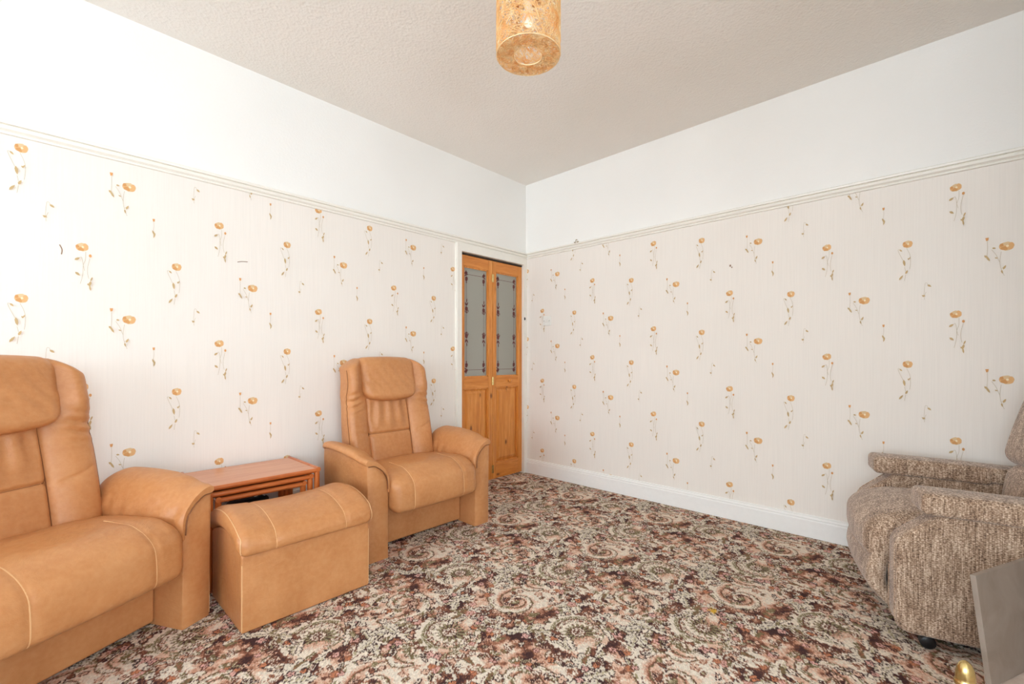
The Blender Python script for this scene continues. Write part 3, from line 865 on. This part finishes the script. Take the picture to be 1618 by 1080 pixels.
    def head_fn(p):
        q = p.copy(); x, y, z = p[:, 0], p[:, 1], p[:, 2]; n_ = z / .142
        low = np.clip(-n_, 0, 1)
        q[:, 0] = x * (1 - .12 * low ** 2)
        front = sm(-y, -.02, .05)
        q[:, 1] -= front * .022 * (1 - (x / .21) ** 2) * (1 - .35 * n_ ** 2) + front * .018 * low
        q[:, 2] += .022 * low * (x / .2) ** 2 + .010 * np.clip(n_, 0, 1) * (1 - (x / .208) ** 2)
        q[:, 1] += .0022 * front * np.sin(95 * x + 6 * np.sin(14 * z)) * (1 - np.abs(n_))
        q[:, 1] += .196 + .22 * z; q[:, 2] += .945
        return q
    v, f = rbox(hs, hr, (.009, .02, .012), 7, head_fn)
    mesh_obj('head_pillow', v, f, LEATHER, root)
    k = MB(); k.add(*rbox((.008, .0015, .010), .001, .01, 2)); o = k.build('maker_tag', STEEL, root); o.location = (-.285, -.2055, .075)
    o['label'] = 'tiny silver tag low on the front'
    k = MB(); k.box(-.29, .29, -.17, .30, .0, .014); k.build('foot_rail', UNDER, root, False)
    return root
ch = make_recliner()
ch.location = (-1.60, -.352, 0)
tag(ch, 'tan leather high-backed armchair beside the folding pine door', 'armchair', 'tan leather armchairs')
ch2 = copy_tree(ch)
ch2.location = (-3.278, -.527, 0); ch2.rotation_euler = (0, 0, math.radians(27.5))
ch2['label'] = 'tan leather high-backed armchair cut off by the left edge, turned towards the room'
# dark scuff on the near chair's seat front, a scratch on the other's

# ------------------------------------------------------------------ leather footstool
def make_stool():
    root = empty('footstool', (-2.414, -.690, 0))
    def body_fn(p):
        q = p.copy(); tz = (p[:, 2] + .16) / .32
        q[:, 2] += .050 * (1 - (p[:, 1] / .210) ** 2) * np.clip(tz, 0, 1) - .012 * tz
        q[:, 1] *= 1 + .012 * tz
        q[:, 2] += .16
        return q
    v, f = rbox((.272, .210, .158), .008, .03, 3, body_fn)
    b = mesh_obj('base', v, f, LEATHER, root)
    for s in (-1, 1):
        t_ = MB(); t_.tube(on_box([(s * .272, -.210, z) for z in np.linspace(-.15, .12, 12)], (.272, .210, .158), .008, body_fn), .002, 5); t_.build('seam', SEAM, b)
    cs, cr = (.290, .236, .046), .041
    def top_fn(p):
        q = p.copy(); x, y, z = p[:, 0], p[:, 1], p[:, 2]
        u = np.clip(y / .236, -1, 1)
        q[:, 2] += .064 * (1 - np.abs(u) ** 2.1) - .004 * np.abs(u) ** 5
        top = sm(z, -.01, .04)
        q[:, 2] -= top * .016 * (1 - (x / .24) ** 2).clip(0, 1)
        gro = g(np.abs(x) - .148, .008)
        q[:, 2] -= .006 * gro * top
        q[:, 1] += .005 * gro * sm(np.abs(u), .85, 1) * -np.sign(u)
        q[:, 2] += .337
        return q
    v, f = rbox(cs, cr, (.012, .014, .02), 6, top_fn)
    c = mesh_obj('cushion', v, f, LEATHER, root)
    for s in (-1, 1):
        path = [(s * .148, .236, z) for z in np.linspace(-.03, .044, 6)] + [(s * .148, y, .046) for y in np.linspace(.24, -.24, 40)] + [(s * .148, -.236, z) for z in np.linspace(.044, -.04, 10)]
        t_ = MB(); t_.tube(on_box(path, cs, cr, top_fn) + np.array([0, 0, .0005]), .0023, 6); t_.build('seam', SEAM, c)
        path = [(s * .290, .22, .0)] + [(s * .290, y, .046) for y in np.linspace(.225, -.225, 40)] + [(s * .290, -.236, z) for z in np.linspace(.035, -.035, 8)]
        t_ = MB(); t_.tube(on_box(path, cs, cr, top_fn) + np.array([s * .001, 0, .0]), .0022, 6); t_.build('edge_piping', SEAM, c)
    return root
tag(make_stool(), 'tan leather footstool with curved padded top between the two armchairs', 'footstool')

# ------------------------------------------------------------------ nest of tables
def make_table(name, wd, dp, h, yc, label, top_mat):
    root = empty(name, (-2.448, yc, 0)); tag(root, label, 'table', 'nest of three tables')
    L = .030
    k = MB(); k.box(-wd / 2 + .022, wd / 2 - .022, -dp / 2 + .004, dp / 2 - .004, h - .020, h - .002); k.build('tabletop', top_mat, root, False, bevel=.003)
    for s in (-1, 1):
        k = MB(); k.tube([(s * (wd / 2 - .012), -dp / 2 - .004, h - .008), (s * (wd / 2 - .012), dp / 2 + .004, h - .008)], .0125, 12); k.build('end_rail', TEAK_X, root)
        for t in (-1, 1):
            x, y = s * (wd / 2 - .014), t * (dp / 2 - .014)
            k = MB(); k.tube([(x, y, 0), (x, y, h * .55), (x, y, h - .006)], [.0105, .0145, .0145], 12); k.build('leg', TEAK_Z, root)
    for t in (-1, 1):
        k = MB(); k.tube([(-wd / 2 + .02, t * (dp / 2 - .008), h - .014), (wd / 2 - .02, t * (dp / 2 - .008), h - .014)], .0115, 12); k.build('front_rail' if t < 0 else 'back_rail', TEAK_X, root)
    return root
make_table('nesting_table', .560, .40, .490, -.228, 'largest teak table of the nest, its top in view, behind the footstool', TEAK_TOP)
make_table('nesting_table', .490, .37, .458, -.238, 'middle teak table of the nest, tucked under the largest top', TEAK_X)
make_table('nesting_table', .420, .34, .426, -.248, 'smallest teak table of the nest, innermost below the other two', TEAK_X)
# black adapter box under the tables and the socket behind
bx = empty('power_box', (-2.42, -.075, 0)); tag(bx, 'black plastic box with rounded top on the carpet beneath the nest of tables', 'box')
k = MB(); k.add(*rbox((.105, .03, .152), .022, .03, 5)); o = k.build('case', BLACK, bx); o.location = (0, 0, .153)
k = MB(); k.tube(catmull([(.03, 0, .30), (.055, -.005, .316), (.078, -.01, .31), (.085, -.012, .285)], 5, False), .005, 8); o = k.build('cable', WHITE_PL, bx)
so = empty('wall_socket', (-2.112, -.0185, .235)); tag(so, 'white double wall socket seen beneath the nest of tables', 'socket')
k = MB(); v, f = rbox((.072, .006, .043), .004, .03, 2); k.add(v + np.array([0, .012, 0]), f); k.build('face_plate', WHITE_PL, so)
for dx in (-.034, .034):
    k = MB(); k.box(dx - .012, dx + .012, .003, .0075, .012, .030); k.build('rocker', WHITE_PL, so, False)

# ------------------------------------------------------------------ tweed recliner
def make_tweed():
    root = empty('tweed_armchair', (-.619, -2.70, 0), math.radians(195))
    tag(root, 'brown tweed riser recliner armchair by the wall at right', 'armchair')
    def round_poly(cs):
        out = []
        for i, (x, y, r) in enumerate(cs):
            p = np.array([x, y]); a = np.array(cs[i - 1][:2]) - p; b = np.array(cs[(i + 1) % len(cs)][:2]) - p
            a = p + a / np.linalg.norm(a) * r; b = p + b / np.linalg.norm(b) * r
            for t in np.linspace(0, 1, 7): out.append((1 - t) ** 2 * a + 2 * t * (1 - t) * p + t * t * b)
        return np.array(out)
    prof = [(-.038, .052, .055), (.79, .052, .05), (.77, .520, .04), (.105, .518, .025), (-.038, .395, .035)]
    for s in (-1, 1):
        P = round_poly(prof)
        tg = np.roll(P, -1, 0) - np.roll(P, 1, 0); tg /= np.linalg.norm(tg, axis=1)[:, None]; inn = np.stack([-tg[:, 1], tg[:, 0]], 1)
        n = len(P); v = []; f = []
        lay = [(.2618, .030), (.262, .016), (.2655, .007), (.272, .002), (.282, 0), (.372, 0), (.382, .002), (.3875, .007), (.390, .016), (.3902, .030)]
        for (x, ins) in lay: v += [(s * x, p[0] + i_[0] * ins, p[1] + i_[1] * ins) for p, i_ in zip(P, inn)]
        for i in range(len(lay) - 1):
            for k_ in range(n): f.append((i * n + k_, i * n + (k_ + 1) % n, (i + 1) * n + (k_ + 1) % n, (i + 1) * n + k_))
        f.append(tuple(range(n))); f.append(tuple((len(lay) - 1) * n + k_ for k_ in range(n)))
        side = mesh_obj('arm_panel', v, f, TWEED, root)
        for x in (.284, .370):
            t_ = MB(); ring = [(s * x, p[0] - .001, p[1]) for p in P if p[0] < .10]
            ring = sorted(ring, key=lambda q: q[2])
            t_.tube(ring, .0035, 6); t_.build('welt', TWEED, side)
        def pad_fn(p):
            q = p.copy(); q[:, 2] += .004 * (1 - (p[:, 1] / .33) ** 2) - .008 * (p[:, 1] / .33)
            q[:, 2] += .008 * sm(p[:, 2], 0, .04) * (1 - (p[:, 0] / .08) ** 2)
            return q
        v, f = rbox((.076, .345, .034), .020, .03, 5, pad_fn)
        mesh_obj('arm_pad', v + np.array([s * .328, .385 - (.022 if s < 0 else 0), .541 - .004 * s]), f, TWEED, side)
        v, f = rbox((.081, .215, .039), .022, .03, 5, pad_fn)
        o = mesh_obj('arm_cover', v + np.array([s * .328, .248 - (.022 if s < 0 else 0), .5415 - .004 * s]), f, TWEED, side)
    ss, sr = (.258, .31, .092), .07
    def seat_fn(p):
        q = p.copy(); x, y, z = p[:, 0], p[:, 1], p[:, 2]
        top = sm(z, -.02, .09); fr = sm(-y, .15, .31)
        q[:, 2] += top * .03 * (1 - (x / .27) ** 2) * (1 - (y / .33) ** 2) - .035 * fr
        q[:, 1] -= fr * (.025 * (1 - (x / .28) ** 2))
        return q
    v, f = rbox(ss, sr, .02, 6, seat_fn)
    mesh_obj('seat_cushion', v + np.array([0, .215, .365]), f, TWEED, root)
    def fr_fn(p):
        q = p.copy(); z = p[:, 2]; n_ = z / .125
        q[:, 1] -= .035 * (1 - n_ ** 2) - .03 * np.clip(-n_, 0, 1) ** 2 * -1 * -1
        q[:, 1] += .035 * np.clip(-n_, 0, 1) ** 1.5
        q[:, 1] -= .012 * (1 - (p[:, 0] / .25) ** 2)
        return q
    v, f = rbox((.250, .035, .128), .028, .02, 5, fr_fn)
    mesh_obj('footrest', v + np.array([0, -.032, .182]), f, TWEED, root)
    def lum_fn(p):
        q = p.copy(); q[:, 1] -= .03 * (1 - (p[:, 0] / .26) ** 2) * (1 - (p[:, 2] / .14) ** 2); q[:, 1] += .15 * p[:, 2]; return q
    v, f = rbox((.250, .075, .105), .06, .02, 6, lum_fn)
    mesh_obj('lumbar_cushion', v + np.array([0, .54, .525]), f, TWEED, root)
    def bk_fn(p):
        q = p.copy(); n_ = p[:, 2] / .24
        q[:, 0] *= 1 - .06 * np.clip(n_, 0, 1) ** 2
        q[:, 1] -= .035 * (1 - (p[:, 0] / .33) ** 2) * (1 - n_ ** 2)
        q[:, 1] += .30 * p[:, 2]; return q
    v, f = rbox((.315, .10, .245), .07, .025, 6, bk_fn)
    mesh_obj('backrest', v + np.array([0, .638, .855]), f, TWEED, root)
    v, f = rbox((.26, .32, .05), .01, .05, 2); mesh_obj('chassis', v + np.array([0, .36, .105]), f, UNDER, root)
    for s in (-1, 1):
        for y in (.06, .62):
            k = MB(); k.lathe([(.0, -.014), (.020, -.014), (.0245, -.010), (.0245, .010), (.020, .014), (.0, .014)], 20, (s * .352, y, .0245), 'x'); k.box(s * .352 - .006, s * .352 + .006, y - .008, y + .008, .04, .06)
            k.build('castor', BLACK, root)
    return root
make_tweed()

# ------------------------------------------------------------------ hearth, leaning slab, brass post
HZ = .122
w = MB(); w.box(-2.2, -1.03, -3.358, -2.992, 0, HZ)
tag(w.build('hearth', MARBLE, None, False, bevel=.004), 'pale pink marble hearth in the bottom right corner', 'hearth')
dvec = np.array([.907, -.421, 0]); uvec = np.array([.019, .035, .33]); uvec = uvec / np.linalg.norm(uvec)
nvec = np.cross(dvec, uvec); BL = np.array([-1.330, -2.994, HZ + .002])
w = MB(); V = []
for a in (0, .355):
    for b in (0, .312):
        for c_ in (0, .014): V.append(tuple(BL + dvec * a + uvec * b - nvec * c_))
w.add(V, [(0, 1, 3, 2), (4, 6, 7, 5), (0, 4, 5, 1), (2, 3, 7, 6), (0, 2, 6, 4), (1, 5, 7, 3)])
tag(w.build('stone_slab', SLAB, None, False, bevel=.0015), 'grey-brown stone slab propped upright in front of the tweed armchair', 'slab')
bp = empty('brass_post', (-1.476, -2.935, 0)); tag(bp, 'polished brass post with a domed knob, at the bottom edge in front of the slab', 'post')
k = MB(); k.lathe([(.0, .0), (.055, .0), (.055, .008), (.03, .018), (.012, .03), (.011, .16), (.014, .17), (.02, .178)], 32); k.build('stem', BRASS, bp)
k = MB(); k.lathe([(.015, .178), (.023, .180), (.0248, .186), (.0235, .192), (.021, .195), (.0215, .204), (.0205, .216), (.0175, .230), (.012, .241), (.006, .2468), (.0, .2485)], 32); k.build('knob', BRASS, bp)

# ------------------------------------------------------------------ string lamp shade
def make_lamp():
    root = empty('pendant_lamp', (-1.900, -1.702, 0)); tag(root, 'drum pendant lampshade of woven golden string hanging from the ceiling', 'lamp')
    R0, zb, zt, ri = .125, 2.278, 2.560, .056
    k = MB()
    for i in range(640):
        th = random.uniform(0, 2 * PI); z = random.uniform(zb, zt)
        a = random.uniform(-1, 1) * 1.35; L = random.uniform(.10, .30); n = 9; pts = []
        rr = R0 + random.uniform(-.002, .002)
        for j in range(n):
            s = (j / (n - 1) - .5) * L
            tt = th + math.cos(a) * s / R0; zz = z + math.sin(a) * s + .012 * math.sin(9 * j / n + i)
            zz = min(max(zz, zb), zt)
            pts.append((rr * math.cos(tt), rr * math.sin(tt), zz))
        k.tube(pts, random.uniform(.0007, .0011), 4, 0, False)
    k.build('string_drum', STRING, root, fix=False)
    for z, nm in ((zb, 'bottom_disc'), (zt, 'top_disc')):
        k = MB()
        for i in range(560):
            th = random.uniform(0, 2 * PI); a = random.uniform(0, PI); L = random.uniform(.04, .10); r0 = random.uniform(ri, R0); pts = []
            for j in range(6):
                s = (j / 5 - .5) * L
                x = r0 * math.cos(th) + math.cos(a) * s; y = r0 * math.sin(th) + math.sin(a) * s
                q = math.hypot(x, y) + 1e-6; qq = min(max(q, ri), R0)
                pts.append((x / q * qq, y / q * qq, z + random.uniform(-.0025, .0025)))
            k.tube(pts, random.uniform(.0007, .0012), 4, 0, False)
        k.build(nm, STRING, root, fix=False)
    for rr, z in ((R0, zb), (ri, zb), (R0, zt)):
        k = MB(); k.tube([(rr * math.cos(t), rr * math.sin(t), z) for t in np.linspace(0, 2 * PI, 49)], .0022, 6, 0, False)
        k.build('wire_ring', plain('pale_lacquered_wire', (240, 214, 168), .4), root)
    k = MB(); k.tube([(ri * math.cos(t), ri * math.sin(t), zt) for t in np.linspace(0, 2 * PI, 49)], .0022, 6, 0, False)
    for t in (0, 2 * PI / 3, 4 * PI / 3): k.tube([(ri * math.cos(t), ri * math.sin(t), zt), (.016 * math.cos(t), .016 * math.sin(t), zt - .02)], .0018, 6)
    k.build('spider', plain('pale_lacquered_spider', (240, 214, 168), .4), root)
    k = MB(); k.lathe([(.0, zt - .075), (.019, zt - .072), (.021, zt - .03), (.012, zt - .005), (.008, zt + .01)], 20); k.build('lamp_holder', WHITE_PL, root)
    k = MB(); k.lathe([(.0, zt - .165), (.014, zt - .162), (.023, zt - .148), (.025, zt - .134), (.020, zt - .11), (.014, zt - .085), (.013, zt - .072)], 24)
    mb_ = NT('pearl_glass_bulb'); mb_.set(lin(240, 238, 230), .25); k.build('bulb', mb_.mat, root)
    k = MB(); k.tube([(0, 0, zt), (0, 0, H - .02)], .003, 8); k.build('cord', WHITE_PL, root)
    k = MB(); k.lathe([(.012, H - .035), (.03, H - .028), (.045, H - .012), (.047, H - .001)], 28); k.build('ceiling_rose', WHITE_PL, root)
    bl = bpy.data.lights.new('shade_fill_light', 'POINT'); bl.energy = .15; bl.shadow_soft_size = 0.0; bl.color = (1, .93, .82)  # weak point light added below the bulb to brighten the string shade
    bo = bpy.data.objects.new('shade_fill_light', bl); COL.objects.link(bo); bo.parent = root; bo.location = (0, 0, zb + .065)
make_lamp()

# ------------------------------------------------------------------ light
wd = bpy.data.worlds.new('daylight'); SC.world = wd; wd.use_nodes = True
bg = wd.node_tree.nodes['Background']; bg.inputs[0].default_value = (0.785, 0.925, 1.04, 1); bg.inputs[1].default_value = 8.8
SC.view_settings.view_transform = 'Standard'; SC.view_settings.look = 'None'
SC.view_settings.exposure = 0.0; SC.view_settings.gamma = 1.0
SC.view_settings.use_curve_mapping = False
SC.cycles.use_denoising = True
SC.cycles.max_bounces = 10; SC.cycles.diffuse_bounces = 8
